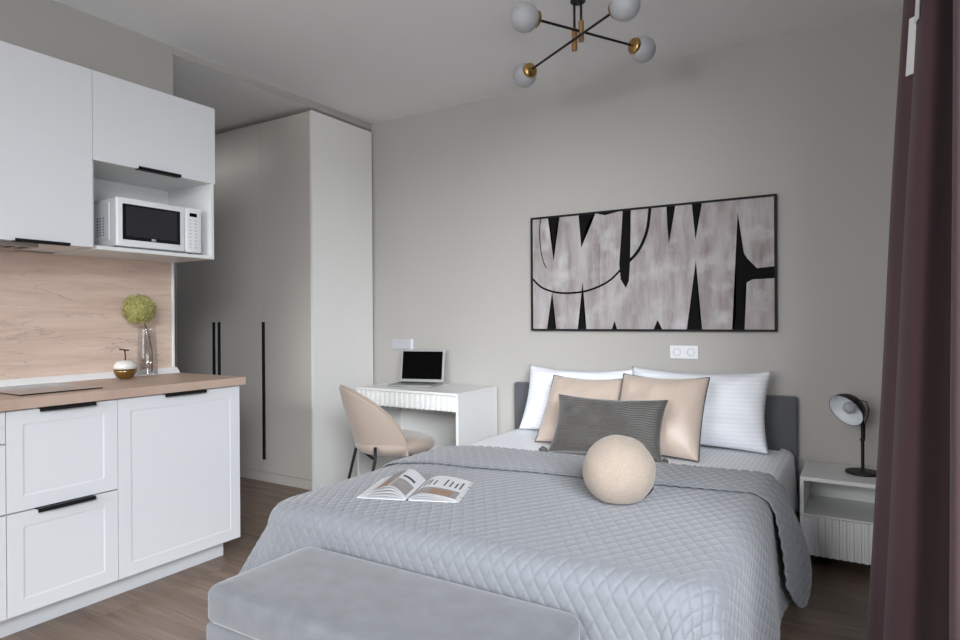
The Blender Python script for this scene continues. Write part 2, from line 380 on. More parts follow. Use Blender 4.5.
# ------------------------------------------------------------------ kitchen base units
XD = -2.654    # door faces
def shaker_front(y0, y1, z0, z1, x=XD, inset=.052):
    """door or drawer front with a shallow recessed field"""
    b = bmesh.new(); th = .018
    g = .0
    ys = [y0, y0 + inset, y0 + inset + .006, y1 - inset - .006, y1 - inset, y1]; zs = [z0, z0 + inset, z0 + inset + .006, z1 - inset - .006, z1 - inset, z1]
    V = {}
    for i, y in enumerate(ys):
        for j, z in enumerate(zs):
            inn = 2 <= i <= 3 and 2 <= j <= 3
            V[i, j] = b.verts.new((x - (.0014 if inn else 0), y, z))
    for i in range(5):
        for j in range(5): b.faces.new((V[i, j], V[i + 1, j], V[i + 1, j + 1], V[i, j + 1]))
    B = [b.verts.new((x - th, y, z)) for y, z in ((y0, z0), (y1, z0), (y1, z1), (y0, z1))]
    b.faces.new(B[::-1])
    e0 = [V[i, 0] for i in range(6)]; e1 = [V[5, j] for j in range(6)]; e2 = [V[i, 5] for i in range(5, -1, -1)]; e3 = [V[0, j] for j in range(5, -1, -1)]
    for e, (p, q) in zip((e0, e1, e2, e3), ((0, 1), (1, 2), (2, 3), (3, 0))): b.faces.new(e[::-1] + [B[p], B[q]])
    return b
def edge_pull(y0, y1, z, x=XD, parent=None):
    b = bmesh.new(); bx(b, x - .012, x + .024, y0, y1, z, z + .003, .0005); bx(b, x + .020, x + .024, y0, y1, z - .011, z + .003, .0008)
    return obj('handle', b, M['black'], parent)
def base_unit(y0, y1, fronts, label, pulls, kind):
    t = thing('base_cabinet', label, 'kitchen cabinet', (-2.95, (y0 + y1) / 2, 0), group=None)
    b = bmesh.new(); bx(b, -3.22, XD - .02, y0 + .0005, y1 - .0005, .10, .856)
    obj('body', b, M['carcass'], t)
    for (z0, z1), pu in zip(fronts, pulls):
        f = obj(kind, shaker_front(y0 + .0015, y1 - .0015, z0, z1), M['white'], t)
        if pu: edge_pull(pu[0], pu[1], z1 + .0005, parent=f)
    return t
base_unit(1.441, 2.041, [(.10, .852)], 'white kitchen base cabinet with a single door at the free end of the worktop', [(1.638, 1.842)], 'door')
base_unit(1.041, 1.441, [(.10, .475), (.481, .852)], 'white kitchen base cabinet with two deep drawers and black pulls', [(1.135, 1.341), (1.143, 1.345)], 'drawer')
base_unit(0.441, 1.041, [(.10, .475), (.481, .732), (.738, .852)], 'white kitchen base cabinet with three drawers, cut by the left picture edge', [None, None, None], 'drawer')
base_unit(-0.159, 0.441, [(.10, .852)], 'white kitchen base cabinet with a door, outside the picture on the left', [None], 'door')
tag(obj('plinth', box(-2.765, -2.747, -.159, 2.01, 0, .0995, .001), M['white']), 'white plinth board running under the kitchen base cabinets', 'plinth')
tag(obj('worktop', box(-3.222, -2.636, -.16, 2.066, .857, .896, .002), M['worktop']), 'light oak laminate kitchen worktop on white base cabinets', 'worktop')
b = bmesh.new()
prism(b, [(-3.220, .8965), (-3.178, .8965), (-3.184, .906), (-3.205, .925), (-3.220, .925)], 'y', -.16, 2.062)
tag(obj('worktop_upstand', b, M['edge']), 'white sealing strip along the back of the oak worktop', 'sealing strip')
tag(obj('backsplash', box(-3.238, -3.222, -.16, 2.045, .86, 1.494), M['splash']), 'light oak backsplash panel between worktop and wall cabinets', 'backsplash')
tag(obj('edge_trim', box(-3.239, -3.214, 2.0455, 2.056, .926, 1.494, .001), M['edge']), 'thin white edge trim at the right end of the oak backsplash', 'trim')
# hob
t = thing('hob', 'black glass hob set flush in the oak worktop near the left edge', 'hob', (-2.96, 1.27, .8965))
obj('glass_plate', box(-3.14, -2.735, 1.12, 1.425, .8966, .9015, .001), M['black_gloss'], t)
b = bmesh.new()
for (cx, cy, r) in ((-2.84, 1.27, .075), (-3.03, 1.27, .06)):
    lathe(b, [(r, .9017), (r, .902), (r - .0015, .902), (r - .0015, .9017), (r, .9017)], 40, (cx, cy, 0))
obj('ring_marking', b, M['mark'], t)

# ------------------------------------------------------------------ wall cabinets
XU = -2.853
def flat_door(y0, y1, z0, z1, x, th=.018): return box(x - th, x, y0, y1, z0, z1, .001)
t = thing('wall_cabinet', 'white wall cabinet with one tall door over the oak backsplash, at the left edge', 'kitchen cabinet', (-3.05, 1.25, 1.50))
obj('body', box(-3.238, XU - .02, 1.053, 1.451, 1.50, 2.27), M['carcass'], t)
dd = obj('door', flat_door(1.0535, 1.4505, 1.50, 2.272, XU), M['white'], t)
b = bmesh.new(); bx(b, XU - .012, XU + .022, 1.149, 1.349, 1.496, 1.499, .0005); bx(b, XU + .018, XU + .022, 1.149, 1.349, 1.496, 1.508, .0005)
obj('handle', b, M['black'], dd)
t = thing('wall_cabinet', 'white wall cabinet further along the kitchen wall, outside the picture', 'kitchen cabinet', (-3.05, .75, 1.50))
obj('body', box(-3.238, XU - .02, .453, 1.052, 1.50, 2.27), M['carcass'], t)
obj('door', flat_door(.4535, 1.0515, 1.50, 2.272, XU), M['white'], t)
# range hood grille under the left cabinets
t = thing('range_hood', 'slim built-in range hood with a slotted steel grille under the left wall cabinet', 'range hood', (-3.03, 1.0, 1.49))
obj('housing', box(-3.16, -2.90, .55, 1.26, 1.484, 1.4995, .002), M['hood'], t)
b = bmesh.new()
for i in range(14): bx(b, -2.99, -2.92, .62 + i * .045, .645 + i * .045, 1.4822, 1.484)
obj('grille', b, M['ink'], t)
# flap cabinet with open niche
t = thing('wall_cabinet', 'white wall cabinet with a lift-up flap over an open niche holding the microwave', 'kitchen cabinet', (-3.05, 1.75, 1.49))
b = bmesh.new()
bx(b, -3.238, XU - .021, 1.4515, 1.4655, 1.5115, 1.882)          # left side of niche
bx(b, -3.238, XU - .001, 2.030, 2.046, 1.5115, 1.882)      # right side
bx(b, -3.238, XU - .001, 1.4665, 2.046, 1.494, 1.511)    # bottom
bx(b, -3.238, -3.224, 1.4660, 2.0295, 1.5115, 1.882)       # back
bx(b, -3.238, XU - .02, 1.4515, 2.048, 1.882, 2.27)      # box behind the flap
obj('body', b, M['carcass'], t)
dd = obj('flap_door', flat_door(1.4525, 2.055, 1.882, 2.272, XU), M['white'], t)
b = bmesh.new(); bx(b, XU - .012, XU + .022, 1.643, 1.853, 1.8775, 1.881, .0005); bx(b, XU + .018, XU + .022, 1.643, 1.853, 1.8775, 1.891, .0005)
obj('handle', b, M['black'], dd)

# microwave
MX = -2.872
t = thing('microwave', 'white microwave oven with black window standing in the open niche', 'microwave', (-3.03, 1.775, 1.512))
obj('body', box(-3.19, MX - .03, 1.566, 1.986, 1.522, 1.742, .006), M['plastic'], t, 'auto')
b = bmesh.new()
bx(b, -3.12, -2.935, 1.560, 1.567, 1.55, 1.725, .004)
obj('side_panel', b, M['plastic'], t)
b = bmesh.new()
for i in range(3):
    for j in range(7): bx(b, -3.035 + i * .026, -3.024 + i * .026, 1.5590, 1.5605, 1.572 + j * .013, 1.577 + j * .013)
obj('vent', b, M['ink'], t)
for (fx, fy) in ((-2.93, 1.59), (-2.93, 1.96), (-3.15, 1.59), (-3.15, 1.96)): obj('foot', lathe(bmesh.new(), [(0, 1.5112), (.012, 1.5112), (.012, 1.523), (0, 1.523)], 12, (fx, fy, 0)), M['black'], t)
dr = obj('door', box(MX - .03, MX, 1.562, 1.898, 1.521, 1.744, .008, 3), M['plastic'], t, 'auto')
obj('bezel', box(MX - .001, MX + .0022, 1.588, 1.870, 1.552, 1.716, .002), M['black_gloss'], dr)
obj('window', box(MX + .001, MX + .0030, 1.605, 1.852, 1.568, 1.706, .001), M['mwglass'], dr)
def text(name, s, size, loc, rot, m, parent):
    c = bpy.data.curves.new(name, 'FONT'); c.body = s; c.size = size; c.extrude = 0.0003; c.align_x = 'CENTER'; c.align_y = 'CENTER'
    o = bpy.data.objects.new(name, c); COL.objects.link(o); bpy.context.view_layer.update()
    me = bpy.data.meshes.new_from_object(o.evaluated_get(bpy.context.evaluated_depsgraph_get())); bpy.data.objects.remove(o)
    q = bpy.data.objects.new(name, me); COL.objects.link(q); me.materials.append(m); q.parent = parent
    q.location = Vector(loc) - Vector(t.location); q.rotation_euler = rot; return q
text('logo', 'BBK', .0135, (MX + .0032, 1.735, 1.5605), (pi / 2, 0, pi / 2), M['plastic'], dr)
cp = obj('control_panel', box(MX - .03, MX - .001, 1.900, 1.990, 1.521, 1.744, .008, 3), M['plastic'], t, 'auto')
obj('display', box(MX - .0015, MX + .0002, 1.922, 1.962, 1.700, 1.718), M['screen'], cp)
b = bmesh.new()
for j in range(9):
    for y in (1.926, 1.956):
        bx(b, MX - .0015, MX - .0006, y - .007, y + .007, 1.684 - j * .017, 1.6855 - j * .017)
        bx(b, MX - .0015, MX - .0006, y - .004, y + .004, 1.679 - j * .017, 1.6815 - j * .017)
obj('keypad_print', b, M['mark'], cp)
tag(obj('power_cord', tube(bmesh.new(), [(-3.08, 1.50, 1.80), (-3.05, 1.515, 1.785), (-3.12, 1.525, 1.765), (-3.208, 1.56, 1.76), (-3.208, 1.62, 1.68)], .004, 8), M['black'], None, True),
    'short black power cord looping behind the white microwave', 'cord')

# ------------------------------------------------------------------ vase, flower, apple jar on the worktop
VX, VY, VZ = -3.115, 1.842, .8965
t = thing('glass_vase', 'tall clear glass vase tapering upwards on the oak worktop', 'vase', (VX, VY, VZ))
prof = [(0, .0), (.047, .0), (.049, .004), (.047, .09), (.040, .235), (.0393, .255), (.0381, .255), (.0388, .235), (.0458, .09), (.0475, .012), (0, .010)]
obj('vase_body', lathe(bmesh.new(), prof, 40, (VX, VY, VZ)), M['glass'], t, True)
t = thing('hydrangea_flower', 'dried green hydrangea head on a stalk in the glass vase', 'flower', (VX, VY, VZ + .014))
obj('stalk', tube(bmesh.new(), [(VX + .012, VY + .018, VZ + .022), (VX + .014, VY + .018, VZ + .12), (VX + .006, VY + .010, VZ + .19), (VX - .002, VY - .004, VZ + .25), (VX - .008, VY - .02, VZ + .30)], .0028, 8), M['stalk'], t, True)
b = bmesh.new(); hc = Vector((VX - .010, VY - .034, VZ + .342))
for i in range(1100):
    z = 1 - 2 * (i + .5) / 1100; a = i * 2.399963; r = sqrt(max(0, 1 - z * z))
    nrm = Vector((r * cos(a), r * sin(a), z)); R_ = Vector((.073, .072, .070))
    p = hc + Vector((nrm.x * R_.x, nrm.y * R_.y, nrm.z * R_.z)) * random.uniform(.84, 1.10)
    tq = (nrm + Vector([random.uniform(-.6, .6) for _ in range(3)])).normalized().to_track_quat('Z', 'Y').to_matrix()
    s0 = random.uniform(.0042, .0068); c0 = b.verts.new(p)
    ring = []
    for k in range(8):
        rr = s0 * (1.25 if k % 2 == 0 else .55)
        ring.append(b.verts.new(p + tq @ Vector((rr * cos(k * pi / 4), rr * sin(k * pi / 4), .002))))
    for k in range(8): b.faces.new((c0, ring[k], ring[(k + 1) % 8]))
lathe(b, [(0, -.062), (.045, -.042), (.066, 0), (.045, .042), (0, .062)], 14, hc)
obj('flower_head', b, M['floret'], t)
JX, JY = -3.075, 1.708
t = thing('apple_ornament', 'apple-shaped ornament, cream above and amber below, beside the vase', 'ornament', (JX, JY, VZ))
obj('amber_base', lathe(bmesh.new(), [(0, 0), (.022, 0), (.036, .009), (.049, .030), (.0525, .050), (0, .0505)], 32, (JX, JY, VZ)), M['amber'], t, True)
obj('cream_top', lathe(bmesh.new(), [(0, .0505), (.0525, .0504), (.051, .067), (.041, .083), (.025, .092), (.010, .090), (0, .084)], 32, (JX, JY, VZ)), M['cream_glaze'], t, True)
b = bmesh.new(); tube(b, [(JX, JY, VZ + .080), (JX + .002, JY + .001, VZ + .11), (JX + .003, JY - .004, VZ + .143)], [.0035, .003, .0035], 8)
tube(b, [(JX - .004, JY - .026, VZ + .146), (JX + .003, JY - .004, VZ + .142), (JX + .006, JY + .016, VZ + .139)], .0035, 8)
obj('stem', b, M['stem_metal'], t, True)

# ------------------------------------------------------------------ desk
DX0, DX1, DY0, DY1, DZ = -2.95, -2.122, 3.21, 3.69, .72
t = thing('desk', 'compact off-white desk with a ribbed drawer front against the back wall', 'desk', (-2.53, 3.45, 0))
obj('desktop', box(DX0, DX1, DY0 - .004, DY1, DZ - .016, DZ, .0015), M['desk'], t)
obj('side_panel', box(DX0, DX0 + .018, DY0, DY1, 0, DZ - .0165, .001), M['desk'], t)
obj('side_panel', box(DX1 - .018, DX1, DY0, DY1, 0, DZ - .0165, .001), M['desk'], t)
b = bmesh.new(); bx(b, DX0 + .019, DX1 - .019, DY1 - .016, DY1, .22, DZ - .017); bx(b, DX0 + .019, DX1 - .019, DY1 - .030, DY1 - .0165, .22, .50, .001)
obj('back_panel', b, M['desk'], t)
def ribbed(x0, x1, y, z0, z1, pitch, depth):
    n = int(round((x1 - x0) / pitch)); pitch = (x1 - x0) / n; poly = [(x0, y + .016)]
    for i in range(n):
        a = x0 + i * pitch
        poly += [(a, y + depth), (a + pitch * .14, y), (a + pitch * .60, y), (a + pitch * .74, y + depth)]
    poly += [(x1, y + depth), (x1, y + .016)]
    b = bmesh.new(); prism(b, poly, 'z', z0, z1); return b
obj('drawer', ribbed(DX0 + .001, DX1 - .001, DY0 - .018, .608, DZ - .018, .041, .014), M['desk'], t)

# laptop
LZ = DZ
t = thing('laptop', 'open silver laptop with a black screen on the off-white desk', 'laptop', (-2.645, 3.475, LZ + .001), radians(15))
def loc_obj(name, bm, m, parent, smooth=False): return obj(name, bm, m, parent, smooth, world=False)
loc_obj('base', box(-.160, .160, -.12, .10, .0, .014, .003), M['alu'], t)
b = bmesh.new()
for r_ in range(5):
    for c_ in range(13): bx(b, -.135 + c_ * .0208, -.118 + c_ * .0208, .065 - r_ * .018, .080 - r_ * .018, .0138, .0148)
loc_obj('keyboard', b, M['key'], t)
loc_obj('trackpad', box(-.045, .045, -.112, -.045, .0138, .0145), M['alu'], t)
lid = loc_obj('lid', box(-.165, .165, 0, .006, .0, .231, .0025), M['alu'], t)
lid.location = (0, .098, .013); lid.rotation_euler = (radians(-9), 0, 0)
loc_obj('screen', box(-.151, .151, -.0006, .001, .020, .217), M['screen'], lid)

# wall plates
def plate(name, label, cat, x0, x1, z0, z1, m, n, socket):
    t = thing(name, label, cat, ((x0 + x1) / 2, YB, (z0 + z1) / 2))
    obj('cover_plate', box(x0, x1, YB - .010, YB - .0005, z0, z1, .002), m, t)
    wd = (x1 - x0) / n
    for i in range(n):
        cx = x0 + wd * (i + .5); cz = (z0 + z1) / 2
        if socket:
            q = obj('socket_insert', lathe(bmesh.new(), [(0.0, .003), (.0175, .003), (.0195, -.002), (.0215, -.002), (.0215, .006), (0, .006)], 28, (cx, YB - .0095, cz), Matrix.Rotation(-pi / 2, 4, 'X')), M['socket_shade'], t)
            b = bmesh.new()
            for s_ in (-1, 1): lathe(b, [(0, 0), (.0028, 0), (.0028, .003), (0, .003)], 10, (cx + s_ * .0085, YB - .0093, cz), Matrix.Rotation(-pi / 2, 4, 'X'))
            obj('pin_hole', b, M['socket_hole'], q)
        else:
            obj('switch_rocker', box(cx - wd * .36, cx + wd * .36, YB - .014, YB - .009, cz - (z1 - z0) * .33, cz + (z1 - z0) * .33, .002), m, t)
    return t
plate('wall_socket', 'white double power socket on the wall under the black-framed picture', 'power socket', -.962, -.804, .940, 1.017, M['plastic'], 2, True)
plate('switch_plate', 'pale grey double switch plate on the wall above the laptop', 'switch', -3.04, -2.86, .950, 1.030, M['plastic_grey'], 2, False)
tag(obj('thermostat_box', box(-2.857, -2.838, YB - .022, YB - .0005, .950, 1.032, .002), M['plastic']), 'narrow white box beside the grey switch plate above the laptop', 'box')

# ------------------------------------------------------------------ chair
t = thing('dining_chair', 'beige velvet shell chair with thin black legs pulled up to the desk', 'chair', (-2.381, 2.910, 0), radians(57))
# local +x = facing direction
def seat_f(u, v):
    return None
b = bmesh.new()
n = 40; rings = []
for (rs, z) in ((.0, .498), (.10, .500), (.18, .496), (.218, .482), (.232, .460), (.226, .435), (.20, .412), (.0, .405)):
    if rs == 0: rings.append([b.verts.new((0, 0, z))]); continue
    rings.append([b.verts.new((rs * cos(a) * (1.06 if cos(a) > 0 else 1.0), rs * sin(a) * 1.04, z - .012 * max(0, cos(a)) ** 2 * (rs / .2))) for a in [2 * pi * k / n for k in range(n)]])
for a_, b_ in zip(rings, rings[1:]):
    for k in range(n):
        j = (k + 1) % n
        if len(a_) == 1: b.faces.new((a_[0], b_[j], b_[k]))
        elif len(b_) == 1: b.faces.new((a_[k], a_[j], b_[0]))
        else: b.faces.new((a_[k], a_[j], b_[j], b_[k]))
loc_obj('seat', b, M['chair_fabric'], t, True)
b = bmesh.new()
def shell(u, v, off):
    """u across -1..1 wraps around the back, v up 0..1"""
    phi = u * radians(92)
    top = .395 * (max(0.0, cos(u * pi / 2)) ** .52)
    z = .405 + v * (.0 + top)
    k = v * top / .395
    R0 = .225 - .035 * (1 - v) ** 2 * (1 if top > .02 else 0) + off
    lean = .085 * k
    x = -R0 * cos(phi) - lean * max(0, cos(phi)); y = R0 * sin(phi) * (1.02 - .10 * k)
    if v < .18: s_ = 1 - .05 * (1 - v / .18) ** 2; x *= s_; y *= s_
    return Vector((x, y, z))
NU, NV = 49, 17
O = grid(b, NU, NV, lambda u, v: shell(u * 2 - 1, v, .016)); I = grid(b, NU, NV, lambda u, v: shell(u * 2 - 1, v, -.012), True)
for i in range(NU - 1):
    b.faces.new((O[i][-1], O[i + 1][-1], I[i + 1][-1], I[i][-1])); b.faces.new((O[i + 1][0], O[i][0], I[i][0], I[i + 1][0]))
bmesh.ops.remove_doubles(b, verts=b.verts, dist=.0005)
o = loc_obj('backrest', b, M['chair_fabric'], t, True)
md = o.modifiers.new('s', 'SUBSURF'); md.levels = 1; md.render_levels = 1
o = loc_obj('piping', tube(bmesh.new(), [shell(-1 + 2 * i / 60, 1.0, .002) + Vector((0, 0, .004)) for i in range(61)], .005, 8), M['chair_fabric'], t, True)
for sx, sy in ((-1, 1), (-1, -1), (1, 1), (1, -1)):
    top = Vector((.15 * sx, .17 * sy, .42)); bot = Vector((.235 * sx, .225 * sy, 0))
    pts = [bot, bot.lerp(top, .5), top]
    if sx < 0:
        m_ = Vector((-.175, .205 * sy, .40)); bot.x = -.27; pts = [bot, bot.lerp(m_, .5), m_, Vector((-.172, .197 * sy, .47))]
    loc_obj('leg', tube(bmesh.new(), pts, .009, 12), M['black'], t, True)
b = bmesh.new()
tube(b, [(.15, -.17, .40), (.15, .17, .40)], .008, 8); tube(b, [(-.17, -.19, .398), (-.17, .19, .398)], .008, 8)
loc_obj('seat_frame', b, M['black'], t, True)

# ------------------------------------------------------------------ bed
t = thing('double_bed', 'grey upholstered double bed with a low headboard against the back wall', 'bed', (-1.13, 2.6, 0))
obj('headboard', box(-1.969, -.296, 3.645, 3.705, .02, .76, .012, 3), M['grey_fabric'], t, 'auto')
obj('bed_frame', box(-1.935, -.335, 1.62, 3.644, .05, .27, .012, 3), M['grey_fabric'], t, 'auto')
for x in (-1.9, -.36):
    for y in (1.70, 3.55): obj('leg', box(x - .03, x + .03, y - .03, y + .03, 0, .05), M['black'], t)
b = box(-1.915, -.315, 1.66, 3.640, .271, .487, .075, 6)
for v in b.verts: pass
mt = obj('mattress', b, M['sheet'], None, True); wn_ = mt.modifiers.new('wn', 'WEIGHTED_NORMAL'); wn_.weight = 100; tag(mt, 'mattress in a white satin-striped fitted sheet on the grey bed', 'mattress')
# overhanging sheet on the right side of the mattress
b = bmesh.new()
def sh(u, v):
    y = 2.55 + u * 1.075; zb = .115 + .03 * sin(u * 9) + .05 * u
    a = v
    if a < .35:
        th = a / .35 * pi / 2; x = -.37 + .062 * sin(th); z = .444 + .048 * cos(th)
    else:
        q = (a - .35) / .65; x = -.308 + .012 * q * (1 + .8 * sin(u * 21)) ; z = .444 + (zb - .444) * q
    return Vector((x, y, z))
grid(b, 60, 24, sh)
o = obj('sheet_edge', b, M['sheet'], mt, True); md = o.modifiers.new('sol', 'SOLIDIFY'); md.thickness = .002

# quilted cover
CT = .504                                   # top height of the cloth
CX0, CX1, CF = -1.955, -.305, 1.568          # drape planes on the sides and foot
CR = .065
W_, H_ = .045, .072
def quilt_h(a, c):
    p = a / W_ + c / H_; q = a / W_ - c / H_
    k = W_ * H_ / hypot(W_, H_)
    d = min(abs(p - round(p)), abs(q - round(q))) * k
    return .0056 * (1 - math.exp(-d / .0032)) - .002
def base_pt(a, c, off):
    """a: cloth x position (unrolled), c: cloth y position (unrolled). returns point offset along the normal"""
    xi0, xi1, yi = CX0 + CR, CX1 - CR, CF + CR
    rc = .07                                                          # rounded plan corner
    qx = min(max(a, xi0 + rc), xi1 - rc); qy = max(c, yi + rc)
    vx, vy = a - qx, c - qy; vl = hypot(vx, vy)
    if vl > rc: px, py = qx + vx / vl * rc, qy + vy / vl * rc
    else: px, py = a, c
    dx, dy = a - px, c - py; d = hypot(dx, dy)
    sag = -.032 * max(0.0, min(1.0, (CX0 + .36 - a) / .36)) ** 2      # the mattress edge is soft
    if d < 1e-9: 
        return Vector((a, c, CT + sag + off + .004 * noise.noise(Vector((a * 3, c * 3, 0)))))
    nx, ny = dx / d, dy / d
    corner = min(1.0, 2 * min(abs(nx), abs(ny)))
    if corner > 0: d = d * (1 - .20 * corner)       # round hem at the corners
    arc = CR * pi / 2
    if d < arc:
        th = d / CR; h = CR * sin(th); z = CT - CR * (1 - cos(th)); nh, nz = sin(th), cos(th)
    else:
        q = d - arc
        side = abs(nx)
        ang = math.atan2(ny, nx)
        rip = .010 * sin(c * 11 + 1.3) * side + .006 * sin(a * 9) * (1 - side)
        fl = ((.36 if nx < 0 else .10) * side + .02 * (1 - side)) + .22 * corner
        h = CR + q * fl + rip * min(1, q * 5) + .03 * corner * sin(ang * 9) * min(1, q * 4); z = CT - CR - q; nh, nz = 1, .1
    h += off * nh; z += off * nz
    return Vector((px + nx * h, py + ny * h, max(z + sag, .006 + max(0, off) * .3) + .004 * noise.noise(Vector((a * 3, c * 3, 0)))))
OV = .50
a0, a1 = CX0 + CR - (OV), CX1 - CR + (OV)
c0 = CF + CR - .50
b = bmesh.new()
NA, NC = 620, 510
def yfold(a): return 2.705 + .155 * (min(max(a, CX0), CX1) - CX0) / (CX1 - CX0)
def yend(a): return 2.285 + .250 * (min(max(a, CX0), CX1) - CX0) / (CX1 - CX0)
RF = .009
def cover(u, v):
    a = a0 + (a1 - a0) * u
    yf, ye = yfold(a), yend(a)
    L1 = yf - c0; L2 = pi * RF; L3 = yf - ye; s = v * (L1 + L2 + L3)
    if s < L1:
        c = c0 + s; return base_pt(a, c, .002 + quilt_h(a, c))
    if s < L1 + L2:
        th = (s - L1) / RF; c = yf + RF * sin(th); return base_pt(a, c, .002 + RF * (1 - cos(th)) + quilt_h(a, s + c0) * .5)
    c = yf - (s - L1 - L2); e = min(1, (c - ye) / .015)
    # folded-back flap flares away from the bed at the side
    tt = max(0, min(1, (yf - c) / (yf - ye)))
    if a > CX1: a = CX1 + (a - CX1) * (.95 - .22 * abs(2 * tt - 1) ** 3 - .05 * tt)
    d = max(0, a - (CX1 - .02)); ex = .085 * sin(min(1, d / .50) * pi * .9) * (0.3 + .7 * sin(min(1, max(0, (c - ye) / (yf - ye))) * pi))
    p = base_pt(a, c, .002 + 2 * RF + .004 - (1 - e) ** 2 * .004 + quilt_h(a, s + c0))
    p.x += ex; return p
grid(b, NA, NC, cover)
o = obj('bedspread', b, M['quilt'], None, True); md = o.modifiers.new('sol', 'SOLIDIFY'); md.thickness = .005; md.offset = -1 
tag(o, 'pale blue-grey diamond-quilted bedspread folded back across the bed', 'bedspread')

# ------------------------------------------------------------------ pillows
def pillow(name, label, cat, w, h, th, loc, lean, rz, m, group=None, roll=0, piping=None, ribs=0, tassels=False, seed=0, sag=0.0, nu=56, nv=48, pinch=.05, pw=.42):
    """stands on its lower edge at loc, leans back (+y) by lean"""
    t = thing(name, label, cat, loc, 0, group)
    Mx = Matrix.Rotation(rz, 4, 'Z') @ Matrix.Rotation(-lean, 4, 'X') @ Matrix.Rotation(roll, 4, 'Y')
    def pt(u, v, side):
        U, V = u * 2 - 1, v * 2 - 1
        x = U * w / 2 * (1 - pinch * (1 - V * V)); z = h / 2 + V * h / 2 * (1 - pinch * (1 - U * U))
        z -= sag * (1 - U * U) * (V + 1) / 2
        T = th / 2 * (max(0, (1 - U ** 4)) * max(0, (1 - V ** 4))) ** pw
        # creases radiating from edges
        nn = noise.noise(Vector((U * 2.2 + seed, V * 2.2, side + seed))) * .018 + abs(noise.noise(Vector((U * 6 + seed * 3, V * 1.5, seed)))) * .010 * (abs(V) ** 2)
        T += nn * (1 - max(abs(U), abs(V)) ** 6) * (th / .16)
        if ribs: T += .0016 * sin((V * h / 2) * 2 * pi / .013 + 1.6 * sin(U * 2.3) + .8 * sin(U * 17)) * (1 - max(abs(U), abs(V)) ** 10)
        return Mx @ Vector((x, -side * T, z))
    b = bmesh.new(); NUv, NVv = (nu, nv) if not ribs else (90, 130)
    grid(b, NUv, NVv, lambda u, v: pt(u, v, 1)); grid(b, NUv, NVv, lambda u, v: pt(u, v, -1), True)
    bmesh.ops.remove_doubles(b, verts=b.verts, dist=.0004)
    loc_obj('cushion_body', b, m, t, True)
    if piping:
        pts = []
        K = 30
        for i in range(K): pts.append(pt(i / K, 0, 0))
        for i in range(K): pts.append(pt(1, i / K, 0))
        for i in range(K): pts.append(pt(1 - i / K, 1, 0))
        for i in range(K): pts.append(pt(0, 1 - i / K, 0))
        loc_obj('piping', tube(bmesh.new(), pts, .0035, 8, closed=True), piping, t, True)
    if tassels:
        for cx in (0, 1):
            p = pt(cx, 0, 0); q = p + Vector(((-.024, .018)[cx], -.014, .014))
            bb = bmesh.new(); tube(bb, [p, p.lerp(q, .4), q, q + Vector(((-.010, .012)[cx], -.016, -.004))], [.007, .015, .017, .007], 12)
            loc_obj('tassel', bb, m, t, True)
    return t
SZ = .497
pillow('bed_pillow', 'left white bed pillow, half hidden behind the left blush cushion', 'pillow', .70, .42, .15, (-1.475, 3.44, SZ - .002), radians(22), 0, M['pillow_white'], seed=1.0, pinch=.07, pw=.6, sag=.02)
pillow('bed_pillow', 'right white striped bed pillow showing beside the right blush cushion', 'pillow', .74, .43, .19, (-.772, 3.41, SZ - .002), radians(20), radians(0), M['pillow_white'], seed=4.3, pinch=.075, pw=.6, sag=.015)
pillow('throw_cushion', 'left blush satin cushion with dark piping behind the olive-grey lumbar cushion', 'cushion', .445, .43, .13, (-1.335, 3.13, SZ - .002), radians(36), 0, M['blush'], seed=2.1, piping=M['piping'], pinch=.05, pw=.6, sag=.01)
pillow('throw_cushion', 'right blush satin cushion with dark piping in front of the right white pillow', 'cushion', .45, .44, .16, (-.892, 3.08, SZ - .002), radians(30), radians(-2), M['blush'], seed=7.7, piping=M['piping'], roll=radians(0), pinch=.05, pw=.6, sag=.01)
pillow('lumbar_cushion', 'olive-grey ribbed velvet lumbar cushion with corner tassels', 'cushion', .57, .315, .12, (-1.082, 2.905, SZ + .006), radians(28), radians(3), M['velvet'], seed=5.5, ribs=1, tassels=True, pinch=.075, pw=.55, sag=.008)
# ball cushion
t = thing('ball_cushion', 'round beige boucle ball cushion on the quilted bedspread', 'cushion', (-.757, 2.195, .516))
b = bmesh.new(); bmesh.ops.create_icosphere(b, subdivisions=5, radius=.129)
for v in b.verts:
    nrm = v.co.normalized(); k = noise.noise(nrm * 45) * .0016 + noise.noise(nrm * 2.2) * .003
    v.co = nrm * (.129 + k); v.co.z = v.co.z * .975
    if v.co.z < -.10: v.co.z = -.10 + (v.co.z + .10) * .35
for v in b.verts: v.co.z += .112
loc_obj('ball', b, M['boucle'], t, True)
rt = Vector((cos(.55), sin(.55), 0))
p0 = Vector((.106, .035, .052))
lb = tube(bmesh.new(), [Vector((.087, .020, .022)), Vector((.106, .028, .040)), Vector((.115, .036, .058))], .0035, 6)
loc_obj('label_tab', lb, M['black'], t)

